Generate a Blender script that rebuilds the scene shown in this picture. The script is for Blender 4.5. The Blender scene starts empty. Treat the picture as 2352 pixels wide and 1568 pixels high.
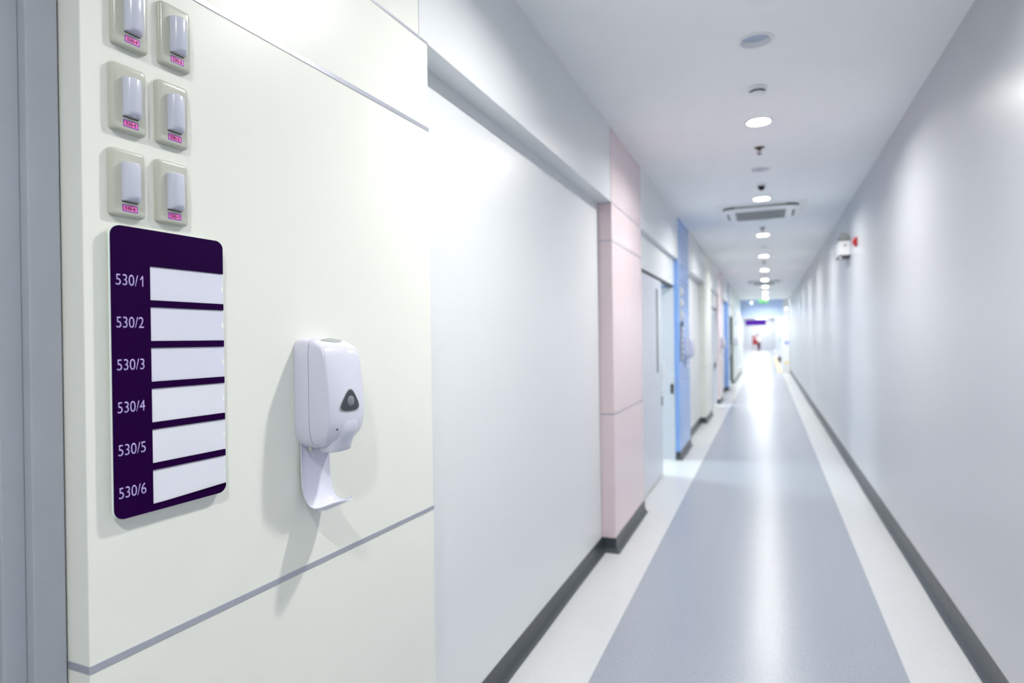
import bpy, bmesh, math, random
from mathutils import Vector, Matrix

# ------------------------------------------------------------------ camera / world / exposure
scene = bpy.context.scene
C = scene.collection
YAW, PITCH, ROLL = 0.3827, -0.003, 0.01357
FPX = 1455.3
cam_d = bpy.data.cameras.new('camera')
cam = bpy.data.objects.new('camera', cam_d)
C.objects.link(cam)
fw = Vector((-math.sin(YAW) * math.cos(PITCH), math.cos(YAW) * math.cos(PITCH), math.sin(PITCH)))
rt = Vector((math.cos(YAW), math.sin(YAW), 0))
up = rt.cross(fw)
rt2 = rt * math.cos(ROLL) - up * math.sin(ROLL)
up2 = up * math.cos(ROLL) + rt * math.sin(ROLL)
M = Matrix((rt2, up2, -fw)).transposed().to_4x4()
M.translation = Vector((0, 0, 1.5))
cam.matrix_world = M
cam_d.sensor_width = 36.0
cam_d.lens = 36.0 * FPX / 2352.0
cam_d.clip_start = 0.02
cam_d.clip_end = 300
cam_d.dof.use_dof = True
cam_d.dof.focus_distance = 1.34
cam_d.dof.aperture_fstop = 2.5
scene.camera = cam

world = bpy.data.worlds.new('world')
scene.world = world
world.use_nodes = True
world.node_tree.nodes['Background'].inputs[0].default_value = (0.75, 0.85, 1.0, 1)
world.node_tree.nodes['Background'].inputs[1].default_value = 0.05

scene.view_settings.view_transform = 'Standard'
scene.view_settings.look = 'None'
scene.view_settings.gamma = 1.0
scene.view_settings.use_curve_mapping = False
scene.view_settings.exposure = 0.52
LAMP = 800.0          # downlight diffuser emission
ROOM = 60.0           # ceiling panels in the rooms behind the open doors
FAR = 11.0           # added ceiling panels that brighten the hall beyond the bulkhead

H = 2.975
HH = 3.6            # ceiling of the hall beyond the bulkhead
XL, XR, XW = -1.0, 0.872, -1.099

# ------------------------------------------------------------------ materials
def lin(c):
    return tuple(((v / 255) / 12.92 if v / 255 <= 0.04045 else ((v / 255 + 0.055) / 1.055) ** 2.4) for v in c) + (1,)

def mat(name, rgb, rough=0.5, spec=0.5, metal=0.0, emit=0, noise=0.0, nscale=20, bump=0.0, bscale=8, coat=0.0, trans=0.0, sss=0.0, alpha=1.0, stretch=None):
    m = bpy.data.materials.new(name)
    m.use_nodes = True
    nt = m.node_tree
    b = nt.nodes['Principled BSDF']
    col = lin(rgb)
    b.inputs['Base Color'].default_value = col
    b.inputs['Roughness'].default_value = rough
    b.inputs['Specular IOR Level'].default_value = spec
    b.inputs['Metallic'].default_value = metal
    b.inputs['Coat Weight'].default_value = coat
    b.inputs['Coat Roughness'].default_value = 0.05
    b.inputs['Transmission Weight'].default_value = trans
    b.inputs['Alpha'].default_value = alpha
    if sss:
        b.inputs['Subsurface Weight'].default_value = sss
        b.inputs['Subsurface Radius'].default_value = (0.01, 0.01, 0.01)
    if emit:
        b.inputs['Emission Color'].default_value = col
        b.inputs['Emission Strength'].default_value = emit
    tc = nt.nodes.new('ShaderNodeTexCoord')
    src = tc.outputs['Object']
    if stretch:
        mp = nt.nodes.new('ShaderNodeMapping')
        mp.inputs['Scale'].default_value = stretch
        nt.links.new(src, mp.inputs['Vector'])
        src = mp.outputs['Vector']
    if noise:
        n = nt.nodes.new('ShaderNodeTexNoise')
        n.inputs['Scale'].default_value = nscale
        n.inputs['Detail'].default_value = 6
        nt.links.new(src, n.inputs['Vector'])
        r = nt.nodes.new('ShaderNodeValToRGB')
        r.color_ramp.elements[0].position = 0.3
        r.color_ramp.elements[1].position = 0.7
        r.color_ramp.elements[0].color = tuple(c * (1 - noise) for c in col[:3]) + (1,)
        r.color_ramp.elements[1].color = tuple(min(1, c * (1 + noise)) for c in col[:3]) + (1,)
        nt.links.new(n.outputs['Fac'], r.inputs['Fac'])
        nt.links.new(r.outputs['Color'], b.inputs['Base Color'])
    if bump:
        n2 = nt.nodes.new('ShaderNodeTexNoise')
        n2.inputs['Scale'].default_value = bscale
        n2.inputs['Detail'].default_value = 3
        nt.links.new(src, n2.inputs['Vector'])
        bp = nt.nodes.new('ShaderNodeBump')
        bp.inputs['Strength'].default_value = bump
        bp.inputs['Distance'].default_value = 0.02
        nt.links.new(n2.outputs['Fac'], bp.inputs['Height'])
        nt.links.new(bp.outputs['Normal'], b.inputs['Normal'])
    return m

def emat(name, rgb, strength):
    m = bpy.data.materials.new(name)
    m.use_nodes = True
    nt = m.node_tree
    nt.nodes.remove(nt.nodes['Principled BSDF'])
    e = nt.nodes.new('ShaderNodeEmission')
    e.inputs[0].default_value = lin(rgb)
    e.inputs[1].default_value = strength
    nt.links.new(e.outputs[0], nt.nodes['Material Output'].inputs[0])
    return m

MT = {
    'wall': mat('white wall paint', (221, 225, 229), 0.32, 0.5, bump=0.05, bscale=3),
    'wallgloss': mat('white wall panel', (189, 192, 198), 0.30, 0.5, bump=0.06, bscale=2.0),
    'ceil': mat('matt ceiling paint', (245, 247, 250), 0.8, 0.2, noise=0.01, nscale=3),
    'cream': mat('cream laminate', (229, 232, 226), 0.34, 0.25, noise=0.012, nscale=2.5, bump=0.05, bscale=2.5),
    'pink': mat('pink laminate', (226, 209, 214), 0.26, 0.4, noise=0.01, nscale=4),
    'blue': mat('blue laminate', (130, 168, 230), 0.22, 0.4, noise=0.01, nscale=4),
    'pale': mat('pale green grey laminate', (226, 234, 230), 0.3, 0.4, noise=0.01, nscale=4),
    'jamb': mat('dark grey door jamb', (92, 100, 98), 0.4, 0.4, noise=0.02, nscale=6),  # colour of the air flap and of the painted shade board, not a jamb
    'alu': mat('grey aluminium strip', (176, 180, 192), 0.35, 0.5, metal=0.4, noise=0.02, nscale=30),
    'base': mat('charcoal vinyl cove base', (58, 64, 70), 0.38, 0.5, noise=0.04, nscale=30, bump=0.1, bscale=6),
    'door': mat('pale grey door leaf', (206, 211, 222), 0.35, 0.45, noise=0.01, nscale=5),
    'doorgrey': mat('blue grey door paint', (128, 145, 152), 0.45, 0.4, noise=0.03, nscale=6),
    'framegrey': mat('lavender grey door frame', (166, 172, 182), 0.4, 0.4, noise=0.03, nscale=9),
    'dark': mat('dark metal', (38, 40, 42), 0.4, 0.5, noise=0.03, nscale=20),
    'black': mat('black rubber', (18, 18, 20), 0.5, 0.4, noise=0.03, nscale=20),
    'glassdark': mat('dark vision glass', (36, 60, 70), 0.15, 0.3, noise=0.02, nscale=5),
    'plate': mat('beige grey plate plastic', (188, 191, 180), 0.22, 0.5, noise=0.008, nscale=30),
    'lens': mat('frosted lavender lens', (200, 204, 220), 0.25, 0.5, noise=0.006, nscale=30, sss=0.2),
    'pinklab': mat('pink label paper', (250, 120, 200), 0.35, 0.5, noise=0.01, nscale=60),
    'purplelab': mat('violet label border', (128, 62, 176), 0.35, 0.5, noise=0.01, nscale=60),
    'ink': mat('black label ink', (22, 10, 20), 0.5, 0.3, noise=0.02, nscale=60),
    'signpurple': mat('deep purple acrylic', (32, 1, 54), 0.5, 0.03, noise=0.03, nscale=30),
    'acrylic': mat('white acrylic edge', (232, 244, 240), 0.2, 0.5, noise=0.005, nscale=30),
    'card': mat('blank white card', (224, 227, 238), 0.4, 0.4, noise=0.008, nscale=12),
    'cardblue': mat('blank bluish card', (216, 219, 236), 0.35, 0.4, noise=0.012, nscale=12),
    'lavtext': mat('lavender lettering', (190, 176, 232), 0.5, 0.3, noise=0.01, nscale=60),
    'plastic': mat('white lavender plastic', (210, 212, 228), 0.2, 0.5, noise=0.006, nscale=30),
    'gasket': mat('dark grey seam', (70, 72, 84), 0.5, 0.3, noise=0.02, nscale=60),
    'smoke': mat('smoked window', (58, 62, 70), 0.1, 0.6, noise=0.05, nscale=40),
    'ball': mat('grey pump bulb', (120, 128, 134), 0.12, 0.6, noise=0.08, nscale=60),
    'silver': mat('satin silver plastic', (160, 168, 168), 0.2, 0.5, metal=0.2, noise=0.01, nscale=40),
    'lamp': emat('lit lamp diffuser', (255, 252, 246), LAMP),
    'reflector': mat('white reflector', (246, 247, 250), 0.35, 0.5, noise=0.005, nscale=40),
    'unlit': mat('unlit diffuser', (176, 188, 214), 0.4, 0.5, noise=0.01, nscale=40),
    'roompanel': emat('lit ceiling panel', (235, 250, 246), ROOM),
    'farpanel': emat('lit hall panel', (250, 252, 255), FAR),
    'white': mat('white plastic', (236, 238, 240), 0.35, 0.5, noise=0.006, nscale=40),
    'grille': mat('grey filter grille', (160, 163, 163), 0.6, 0.3, noise=0.05, nscale=60),
    'brass': mat('dark brass', (92, 70, 62), 0.35, 0.5, metal=0.7, noise=0.04, nscale=60),
    'green': emat('green exit face', (0, 235, 40), 0.9),
    'exitwhite': emat('white exit pictogram', (235, 255, 240), 1.4),
    'bulb': emat('small lit bulb', (255, 255, 255), 3),
    'red': mat('red plastic', (168, 16, 24), 0.35, 0.5, noise=0.03, nscale=40),
    'violetsign': mat('violet sign face', (78, 2, 150), 0.4, 0.4, noise=0.03, nscale=20),
    'bulkblue': mat('pale blue bulkhead paint', (186, 206, 242), 0.4, 0.4, noise=0.01, nscale=4),
    'yellow': mat('pale yellow strip', (246, 212, 128), 0.3, 0.5, noise=0.02, nscale=10),  # plate colour, and the warm light painted on the hall floor
    'bluenote': mat('blue notice paper', (140, 150, 236), 0.5, 0.3, noise=0.02, nscale=20),
    'greennote': mat('green notice paper', (70, 190, 130), 0.5, 0.3, noise=0.02, nscale=20),
    'skin': mat('skin', (206, 160, 134), 0.5, 0.4, noise=0.03, nscale=40),
    'coat': mat('white coat cloth', (240, 241, 244), 0.8, 0.2, noise=0.02, nscale=40),
    'navy': mat('dark navy cloth', (22, 26, 62), 0.8, 0.2, noise=0.04, nscale=40),
    'hair': mat('black hair', (20, 18, 18), 0.5, 0.4, noise=0.05, nscale=60),
    'shoe': mat('black shoe leather', (20, 20, 22), 0.35, 0.5, noise=0.03, nscale=40),
    'frost': mat('frosted glass panel', (214, 232, 236), 0.2, 0.5, noise=0.02, nscale=3),
}

def vinyl(name, rgb, dk):
    m = bpy.data.materials.new(name)
    m.use_nodes = True
    nt = m.node_tree
    b = nt.nodes['Principled BSDF']
    b.inputs['Roughness'].default_value = 0.25
    b.inputs['Specular IOR Level'].default_value = 0.42
    tc = nt.nodes.new('ShaderNodeTexCoord')
    n = nt.nodes.new('ShaderNodeTexNoise')
    n.inputs['Scale'].default_value = 90
    n.inputs['Detail'].default_value = 8
    n.inputs['Roughness'].default_value = 0.75
    nt.links.new(tc.outputs['Object'], n.inputs['Vector'])
    r = nt.nodes.new('ShaderNodeValToRGB')
    r.color_ramp.elements[0].position = 0.34
    r.color_ramp.elements[1].position = 0.62
    r.color_ramp.elements[0].color = lin(dk)
    r.color_ramp.elements[1].color = lin(rgb)
    nt.links.new(n.outputs['Fac'], r.inputs['Fac'])
    nt.links.new(r.outputs['Color'], b.inputs['Base Color'])
    n2 = nt.nodes.new('ShaderNodeTexNoise')
    n2.inputs['Scale'].default_value = 1
    n2.inputs['Detail'].default_value = 3
    mp = nt.nodes.new('ShaderNodeMapping')
    mp.inputs['Scale'].default_value = (3.0, 15.0, 1.0)
    nt.links.new(tc.outputs['Object'], mp.inputs['Vector'])
    nt.links.new(mp.outputs['Vector'], n2.inputs['Vector'])
    bp = nt.nodes.new('ShaderNodeBump')
    bp.inputs['Strength'].default_value = 0.10
    bp.inputs['Distance'].default_value = 0.02
    nt.links.new(n2.outputs['Fac'], bp.inputs['Height'])
    nt.links.new(bp.outputs['Normal'], b.inputs['Normal'])
    return m
MT['vinylgrey'] = vinyl('blue grey speckled vinyl', (154, 160, 172), (136, 143, 156))
MT['vinyllight'] = vinyl('light grey speckled vinyl', (203, 206, 208), (188, 192, 196))

# ------------------------------------------------------------------ mesh helpers
def new():
    return bmesh.new()

def link(name, bm, mats, parent=None, smooth=False, fix=True):
    if fix:
        bmesh.ops.recalc_face_normals(bm, faces=bm.faces)
    me = bpy.data.meshes.new(name)
    bm.to_mesh(me)
    bm.free()
    for m in (mats if isinstance(mats, (list, tuple)) else [mats]):
        me.materials.append(MT[m])
    if smooth:
        for p in me.polygons:
            p.use_smooth = True
        if smooth != 'all':
            try:
                me.set_sharp_from_angle(angle=math.radians(smooth if smooth is not True else 40))
            except Exception:
                pass
    o = bpy.data.objects.new(name, me)
    C.objects.link(o)
    if parent is not None:
        o.parent = parent
    return o

def box(bm, x0, x1, y0, y1, z0, z1, mi=0, bev=0.0):
    r = bmesh.ops.create_cube(bm, size=1.0)
    for v in r['verts']:
        v.co = Vector(((x0 + x1) / 2 + v.co.x * (x1 - x0), (y0 + y1) / 2 + v.co.y * (y1 - y0), (z0 + z1) / 2 + v.co.z * (z1 - z0)))
    fs = set(f for v in r['verts'] for f in v.link_faces)
    for f in fs:
        f.material_index = mi
    if bev:
        es = list(set(e for v in r['verts'] for e in v.link_edges))
        rr = bmesh.ops.bevel(bm, geom=es, offset=bev, segments=2, profile=0.5, affect='EDGES', clamp_overlap=True)
        for f in rr['faces']:
            f.material_index = mi

def quad(bm, pts, mi=0):
    f = bm.faces.new([bm.verts.new(p) for p in pts])
    f.material_index = mi
    return f

def loft(bm, rings, cap0=True, cap1=True, closed=True, mi=0):
    vr = [[bm.verts.new(p) for p in r] for r in rings]
    n = len(vr[0])
    for a, b in zip(vr, vr[1:]):
        for i in range(n if closed else n - 1):
            j = (i + 1) % n
            f = bm.faces.new((a[i], a[j], b[j], b[i]))
            f.material_index = mi
    if cap0:
        bm.faces.new(vr[0][::-1]).material_index = mi
    if cap1:
        bm.faces.new(vr[-1]).material_index = mi
    return vr

def lathe(bm, prof, cx=0, cy=0, segs=32, cap0=False, cap1=False, mi=0):
    rings = [[(cx + r * math.cos(2 * math.pi * i / segs), cy + r * math.sin(2 * math.pi * i / segs), z) for i in range(segs)] for r, z in prof]
    loft(bm, rings, cap0, cap1, True, mi)

def tube(bm, pts, r, segs=8, mi=0):
    pts = [Vector(p) for p in pts]
    rings = []
    for i, p in enumerate(pts):
        t = (pts[min(i + 1, len(pts) - 1)] - pts[max(i - 1, 0)]).normalized()
        a = Vector((0, 0, 1)) if abs(t.z) < 0.9 else Vector((1, 0, 0))
        u = t.cross(a).normalized()
        w = t.cross(u).normalized()
        rr = r[i] if isinstance(r, (list, tuple)) else r
        rings.append([p + u * rr * math.cos(2 * math.pi * k / segs) + w * rr * math.sin(2 * math.pi * k / segs) for k in range(segs)])
    loft(bm, rings, True, True, True, mi)

def rrect(w, h, r, seg=6):
    """outline of a rounded rectangle centred on 0,0 as (u, z) pairs, counter-clockwise"""
    out = []
    for cx, cy, a0 in ((w / 2 - r, h / 2 - r, 0), (-w / 2 + r, h / 2 - r, 90), (-w / 2 + r, -h / 2 + r, 180), (w / 2 - r, -h / 2 + r, 270)):
        for k in range(seg + 1):
            a = math.radians(a0 + 90 * k / seg)
            out.append((cx + r * math.cos(a), cy + r * math.sin(a)))
    return out

def prism(bm, outline, n0, n1, mi=0):
    """outline in (u, z), extruded along n (local x)"""
    loft(bm, [[(n0, u, z) for u, z in outline], [(n1, u, z) for u, z in outline]], True, True, True, mi)

def text_obj(name, body, size_w, size_h, n, u, z, m, parent, bold=0.0, thick=0.0004):
    """lettering as a thin mesh; lower-left corner at (u, z) on the plane n of the parent's frame"""
    cu = bpy.data.curves.new('lettering', 'FONT')
    cu.body = body
    cu.size = 1.0
    cu.resolution_u = 6
    cu.offset = bold
    tmp = bpy.data.objects.new('lettering_curve', cu)
    C.objects.link(tmp)
    dg = bpy.context.evaluated_depsgraph_get()
    me0 = bpy.data.meshes.new_from_object(tmp.evaluated_get(dg))
    C.objects.unlink(tmp)
    bpy.data.objects.remove(tmp)
    bm = new()
    bm.from_mesh(me0)
    bpy.data.meshes.remove(me0)
    if body.endswith('1'):
        # the built-in face draws its one as a bare stroke: redraw it with a flag
        x_last = max(v.co.x for v in bm.verts)
        isl = [v for v in bm.verts if v.co.x > x_last - 0.14]
        ht = max(v.co.y for v in isl)
        bmesh.ops.delete(bm, geom=isl, context='VERTS')
        st = 0.085 + 2 * bold
        x1 = x_last + 0.10
        for pts in (((x1 - st, 0.0), (x1, 0.0), (x1, ht), (x1 - st, ht)),
                    ((x1 - 0.235, ht - 0.215 - st), (x1 - st, ht - 0.09 - st), (x1 - st, ht), (x1 - 0.235, ht - 0.215))):
            bm.faces.new([bm.verts.new((p[0], p[1], 0)) for p in pts])
    xs = [v.co.x for v in bm.verts]
    ys = [v.co.y for v in bm.verts]
    x0, x1, y0, y1 = min(xs), max(xs), min(ys), max(ys)
    for v in bm.verts:
        v.co = Vector((n, u + (v.co.x - x0) / (x1 - x0) * size_w, z + (v.co.y - y0) / (y1 - y0) * size_h))
    r = bmesh.ops.extrude_face_region(bm, geom=list(bm.faces))
    for g in r['geom']:
        if isinstance(g, bmesh.types.BMVert):
            g.co.x += thick
    return link(name, bm, m, parent)

def tag(o, label=None, cat=None, group=None, kind=None):
    if label:
        o['label'] = label
    if cat:
        o['category'] = cat
    if group:
        o['group'] = group
    if kind:
        o['kind'] = kind
    return o

def thing(name, label, cat, loc=(0, 0, 0), rz=0.0, group=None, kind=None):
    o = bpy.data.objects.new(name, None)
    o.empty_display_size = 0.05
    C.objects.link(o)
    o.location = loc
    o.rotation_euler = (0, 0, rz)
    return tag(o, label, cat, group, kind)

def struct(name, bm, mats, label=None, cat=None, smooth=False, fix=True):
    o = link(name, bm, mats, None, smooth, fix)
    return tag(o, label, cat, None, 'structure')

def copy_tree(o, parent=None):
    c = o.copy()
    C.objects.link(c)
    if parent is not None:
        c.parent = parent
    for ch in list(o.children):
        copy_tree(ch, c)
    return c

# ------------------------------------------------------------------ corridor shell
YB, YE = -6.0, 27.7
# pillars along the wall of doors: (start, end, material)
NEAR_A = math.radians(-2.0)
PILL = [('pink', 4.38, 5.50), ('blue', 7.94, 9.08), ('cream', 11.48, 12.78), ('pink', 14.85, 16.05), ('blue', 18.45, 19.0), ('pale', 21.2, YE)]
RECESS = [(1.74, 4.38), (9.08, 11.48), (16.05, 18.45)]
DOORS = [(5.50, 7.94), (12.78, 14.85), (19.0, 21.2)]
ZH = 2.452           # underside of the headers
ZD = 2.135           # top of the door openings

# floor: light border strips and a blue-grey centre, running on into the hall beyond
bm = new()
XF0, XF1 = -4.6, 1.3
ys = [YB, 2, 5, 9, 14, 20, YE, 40, 84]
for a, b in zip(ys, ys[1:]):
    for x0, x1, mi in ((XF0, -0.742, 1), (-0.742, 0.556, 0), (0.556, XF1, 1)):
        quad(bm, [(x0, a, 0), (x1, a, 0), (x1, b, 0), (x0, b, 0)], mi)
bmesh.ops.remove_doubles(bm, verts=bm.verts, dist=1e-5)
struct('floor', bm, ['vinylgrey', 'vinyllight'], 'glossy speckled vinyl floor with a blue grey centre lane and light borders', 'floor')

# ceiling with round openings for the downlights
LX = -0.036
LIT = [-3.20 + 2.63 * i for i in range(12)] + [26.65]  # first entry is an unseen downlight added to brighten the near end
UNLIT = [3.40 + 2.63 * i for i in range(8)]
holes = sorted(LIT + UNLIT)
bm = new()
S = 0.13
for x0, x1 in ((-1.35, LX - S), (LX + S, 1.3)):
    quad(bm, [(x0, YB, H), (x1, YB, H), (x1, YE + 0.2, H), (x0, YE + 0.2, H)])
prev = YB
for hy in holes:
    quad(bm, [(LX - S, prev, H), (LX + S, prev, H), (LX + S, hy - S, H), (LX - S, hy - S, H)])
    prev = hy + S
    n = 32
    outer, inner = [], []
    for i in range(n):
        a = 2 * math.pi * i / n
        c, s = math.cos(a), math.sin(a)
        k = S / max(abs(c), abs(s))
        outer.append(bm.verts.new((LX + k * c, hy + k * s, H)))
        inner.append(bm.verts.new((LX + 0.076 * c, hy + 0.076 * s, H)))
    for i in range(n):
        j = (i + 1) % n
        bm.faces.new((outer[i], outer[j], inner[j], inner[i]))
quad(bm, [(LX - S, prev, H), (LX + S, prev, H), (LX + S, YE + 0.2, H), (LX - S, YE + 0.2, H)])
for f in bm.faces:
    f.normal_update()
    if f.normal.z > 0:
        f.normal_flip()
struct('ceiling', bm, 'ceil', 'flat matt white corridor ceiling with a central row of round fittings', 'ceiling', fix=False)

# wall with the doors: headers, recessed wall panels, wall behind the camera's side
bm = new()
for a, b in RECESS:
    box(bm, XW - 0.12, XW, a, b, 0, H)                 # recessed panel
    box(bm, XW + 0.0005, XL, a, b, ZH, H)              # header above it
for a, b in DOORS:
    box(bm, XW - 0.12, XL, a, b, ZH, H)                # upper header
    box(bm, XW - 0.12, XL - 0.05, a, b, ZD, ZH)        # lower header panel set back
box(bm, -1.25, -1.10, YB, -0.6, 0, H)
box(bm, -1.25, -1.0, -0.6, 0.66, ZH, H)
box(bm, -1.25, -1.055, -0.6, 0.66, ZD, ZH)
struct('wall_left', bm, 'wall', 'white wall of recessed panels and headers between the coloured pillars', 'wall')

def pillar(col, a, b, nm):
    bm = new()
    box(bm, XW - 0.12, XL, a, b, 0, H, 0, 0.002)
    words = {'pink': 'pale pink laminate pillar', 'blue': 'bright blue laminate pillar', 'cream': 'cream laminate pillar', 'pale': 'pale green grey wall stretch'}
    return struct(col + '_pillar' if col != 'pale' else 'pale_green_pillar', bm, col, nm, 'pillar')
pl = {4.38: 'pale pink pillar standing between the white recessed panel and the sliding door',
      7.94: 'blue pillar carrying call lights, a room sign and a soap dispenser',
      11.48: 'plain cream pillar beyond the blue pillar, before the second sliding door',
      14.85: 'narrow pale pink pillar with a soap dispenser, beyond the second sliding door',
      18.45: 'slim blue pillar far along the corridor, beyond the second pink pillar',
      21.2: 'pale grey green wall pillar at the end of the corridor by the blue bulkhead'}
for col, a, b in PILL:
    pillar(col, a, b, pl[a])

# near cream pillar, turned two degrees
npil = thing('cream_pillar', 'big cream laminate pillar carrying the purple room sign and white soap dispenser', 'pillar', (XL, 1.79, 0), NEAR_A, None, 'structure')
UL = -1.0887
bm = new()
box(bm, -0.2, 0, UL, 0, 0, H, 0, 0.0015)
link('laminate_panel', bm, 'cream', npil)
Z1, Z2, Z3 = 0.966, 2.176, 2.452
for z, hh in ((Z1, 0.0125), (Z2, 0.0125), (Z3, 0.008)):
    bm = new()
    box(bm, -0.054, 0.0016, UL - 0.0016, 0.0012, z - hh / 2, z + hh / 2, 0, 0.0005)
    link('joint_strip', bm, 'alu', npil)

# joint strips of the other pillars
k = 0
for col, a, b in PILL:
    for z in (Z1, 2.185, Z3):
        bm = new()
        hz = 0.0045 if col == 'pink' else 0.003
        box(bm, XW + 0.002, XL + 0.0012, a - 0.0012, b + 0.0008, z - hz, z + hz)
        k += 1
        struct('trim_%d' % k, bm, 'alu', 'thin grey metal joint strip around the %s pillar' % {'pale': 'pale green grey'}.get(col, col), 'joint strip')
# white edge strips where the laminate meets the header
bm = new()
box(bm, XL, XL + 0.003, 4.36, 4.38, ZH, H)
k += 1
struct('trim_%d' % k, bm, 'pink', 'thin vertical pink edge strip at the top of the pink pillar', 'edge strip')

# wall opposite
bm = new()
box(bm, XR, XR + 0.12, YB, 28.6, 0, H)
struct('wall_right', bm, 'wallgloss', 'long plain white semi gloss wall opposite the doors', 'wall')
bm = new()
box(bm, -1.4, XR + 0.12, YB - 0.12, YB, 0, H)
struct('wall_back', bm, 'wall', 'plain white wall closing the corridor', 'wall')

# coved vinyl base
def cove(bm, path, h, sign=1):
    """sweep a cove profile along a floor path; the room lies to the path's right for sign=1"""
    prof = [(0.0, 0.0), (0.034, 0.0), (0.030, 0.003), (0.018, 0.012), (0.009, 0.028), (0.006, 0.05), (0.005, h), (0.0, h)]
    P = [Vector(p) for p in path]
    rings = []
    for i, p in enumerate(P):
        d0 = (P[i] - P[i - 1]).normalized() if i > 0 else None
        d1 = (P[i + 1] - P[i]).normalized() if i < len(P) - 1 else None
        d0 = d0 or d1
        d1 = d1 or d0
        n0 = Vector((d0.y, -d0.x)) * sign
        n1 = Vector((d1.y, -d1.x)) * sign
        m = (n0 + n1).normalized()
        m = m / max(0.3, m.dot(n0))
        rings.append([(p.x + m.x * q, p.y + m.y * q, z) for q, z in prof])
    loft(bm, rings, True, True, True)

def dense(p0, p1, rnd, n):
    out = []
    for i in range(n + 1):
        t = i / n
        w = 0 if i in (0, n) else rnd.uniform(-0.0025, 0.0025)
        out.append((p0[0] + (p1[0] - p0[0]) * t + w, p0[1] + (p1[1] - p0[1]) * t))
    return out
rnd = random.Random(4)
bm = new()
cove(bm, [(XW, 1.80)] + dense((XW, 2.0), (XW, 4.38), rnd, 7)[:-1] + [(XW, 4.38), (XL, 4.38), (XL, 5.50)], 0.098)
cove(bm, [(XL - 0.05, 7.94), (XL, 7.94), (XL, 9.08), (XW, 9.08), (XW, 11.48), (XL, 11.48), (XL, 12.78)], 0.098)
cove(bm, [(XL - 0.05, 14.85), (XL, 14.85), (XL, 16.05), (XW, 16.05), (XW, 18.45), (XL, 18.45), (XL, 19.0)], 0.098)
cove(bm, [(XL - 0.05, 21.2), (XL, 21.2), (XL, YE)], 0.098)
struct('baseboard_left', bm, 'base', 'charcoal vinyl cove base along the panels and pillars', 'baseboard', smooth=40)
bm = new()
cove(bm, dense((XR, YB), (XR, 28.6), rnd, 70), 0.118, -1)
struct('baseboard_right', bm, 'base', 'charcoal vinyl cove base along the plain white wall', 'baseboard', smooth=40)

# ------------------------------------------------------------------ near door (at the picture's edge)
d1 = thing('door_1', 'blue grey door in a lavender grey steel frame beside the near cream pillar', 'door', (-1.09, 0.7, 0), 0, None, 'structure')
bm = new()
box(bm, -0.16, 0.0, -0.050, 0.0, 0, 2.2, 0, 0.002)
box(bm, -0.16, -0.018, -0.085, -0.050, 0, 2.2, 0, 0.002)
box(bm, -0.16, 0.0, -1.10, -1.05, 0, 2.2, 0, 0.002)
box(bm, -0.16, 0.0, -1.05, -0.050, 2.15, 2.2, 0, 0.002)
link('door_frame', bm, 'framegrey', d1)
bm = new()
box(bm, -0.10, -0.045, -1.05, -0.089, 0.008, 2.15, 0, 0.002)
link('door_leaf', bm, 'doorgrey', d1)
bm = new()
box(bm, -0.12, -0.05, -0.0885, -0.0855, 0.008, 2.15)
link('door_gap_seal', bm, 'black', d1)
bm = new()
box(bm, -0.045, -0.035, -1.0, -0.93, 0.95, 1.15, 0, 0.003)
tube(bm, [(-0.035, -0.965, 1.05), (0.01, -0.965, 1.05), (0.012, -0.9, 1.05), (0.012, -0.85, 1.05)], 0.009)
link('door_handle', bm, 'silver', d1)

# ------------------------------------------------------------------ sliding doors and the lit rooms behind them
def sliding_door(n, a, b, leaf_a, leaf_b, label, full=True):
    d = thing('door_%d' % n, label, 'door', (-1.07, a, 0), 0, None, 'structure')
    la, lb = leaf_a - a, leaf_b - a
    bm = new()
    box(bm, -0.045, 0.0, la, lb, 0.012, ZD + 0.03, 0, 0.0015)
    lf = link('door_leaf', bm, 'door', d)
    bm = new()
    box(bm, -0.044, 0.006, 0.01, b - a - 0.005, ZD - 0.022, ZD - 0.001)
    link('door_track', bm, 'dark', d)
    bm = new()
    box(bm, -0.02, -0.004, la, lb, 0.0, 0.0115)
    link('floor_seal', bm, 'brass', d)
    bm = new()
    prism(bm, [(lb - 0.30 + u, 1.57 + z) for u, z in rrect(0.10, 0.88, 0.02)], -0.001, 0.0015)
    link('vision_panel', bm, 'glassdark', lf)
    bm = new()
    tube(bm, [(0.001, lb - 0.09, 0.94), (0.035, lb - 0.09, 0.95), (0.035, lb - 0.09, 1.23), (0.001, lb - 0.09, 1.24)], 0.008)
    link('pull_handle', bm, 'white', lf)
    bm = new()
    prism(bm, [(lb - 0.045 + u, 0.81 + z) for u, z in rrect(0.05, 0.10, 0.008)], 0.0, 0.006)
    lathe(bm, [(0.0, 0.0), (0.001, 0.0)], 0, 0, 8)
    link('lock', bm, 'dark', lf)
    # jamb board with strike plate on the far side of the opening
    bm = new()
    box(bm, -0.16, 0.015, b - a - 0.004, b - a - 0.0005, 0, ZD - 0.023)
    link('door_jamb', bm, 'door', d)
    bm = new()
    box(bm, -0.035, 0.0, b - a - 0.009, b - a - 0.004, 0.81, 0.93, 0, 0.001)
    link('strike_plate', bm, 'dark', d)
    return d
sliding_door(2, 5.50, 7.94, 5.50, 7.05, 'pale grey sliding door with a slim dark glass slit, half open, before the blue pillar')
sliding_door(3, 12.78, 14.85, 12.78, 14.35, 'second sliding door, beyond the plain cream pillar, mostly closed')
sliding_door(4, 19.0, 21.2, 19.0, 20.6, 'far sliding door beyond the slim blue pillar')

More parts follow.
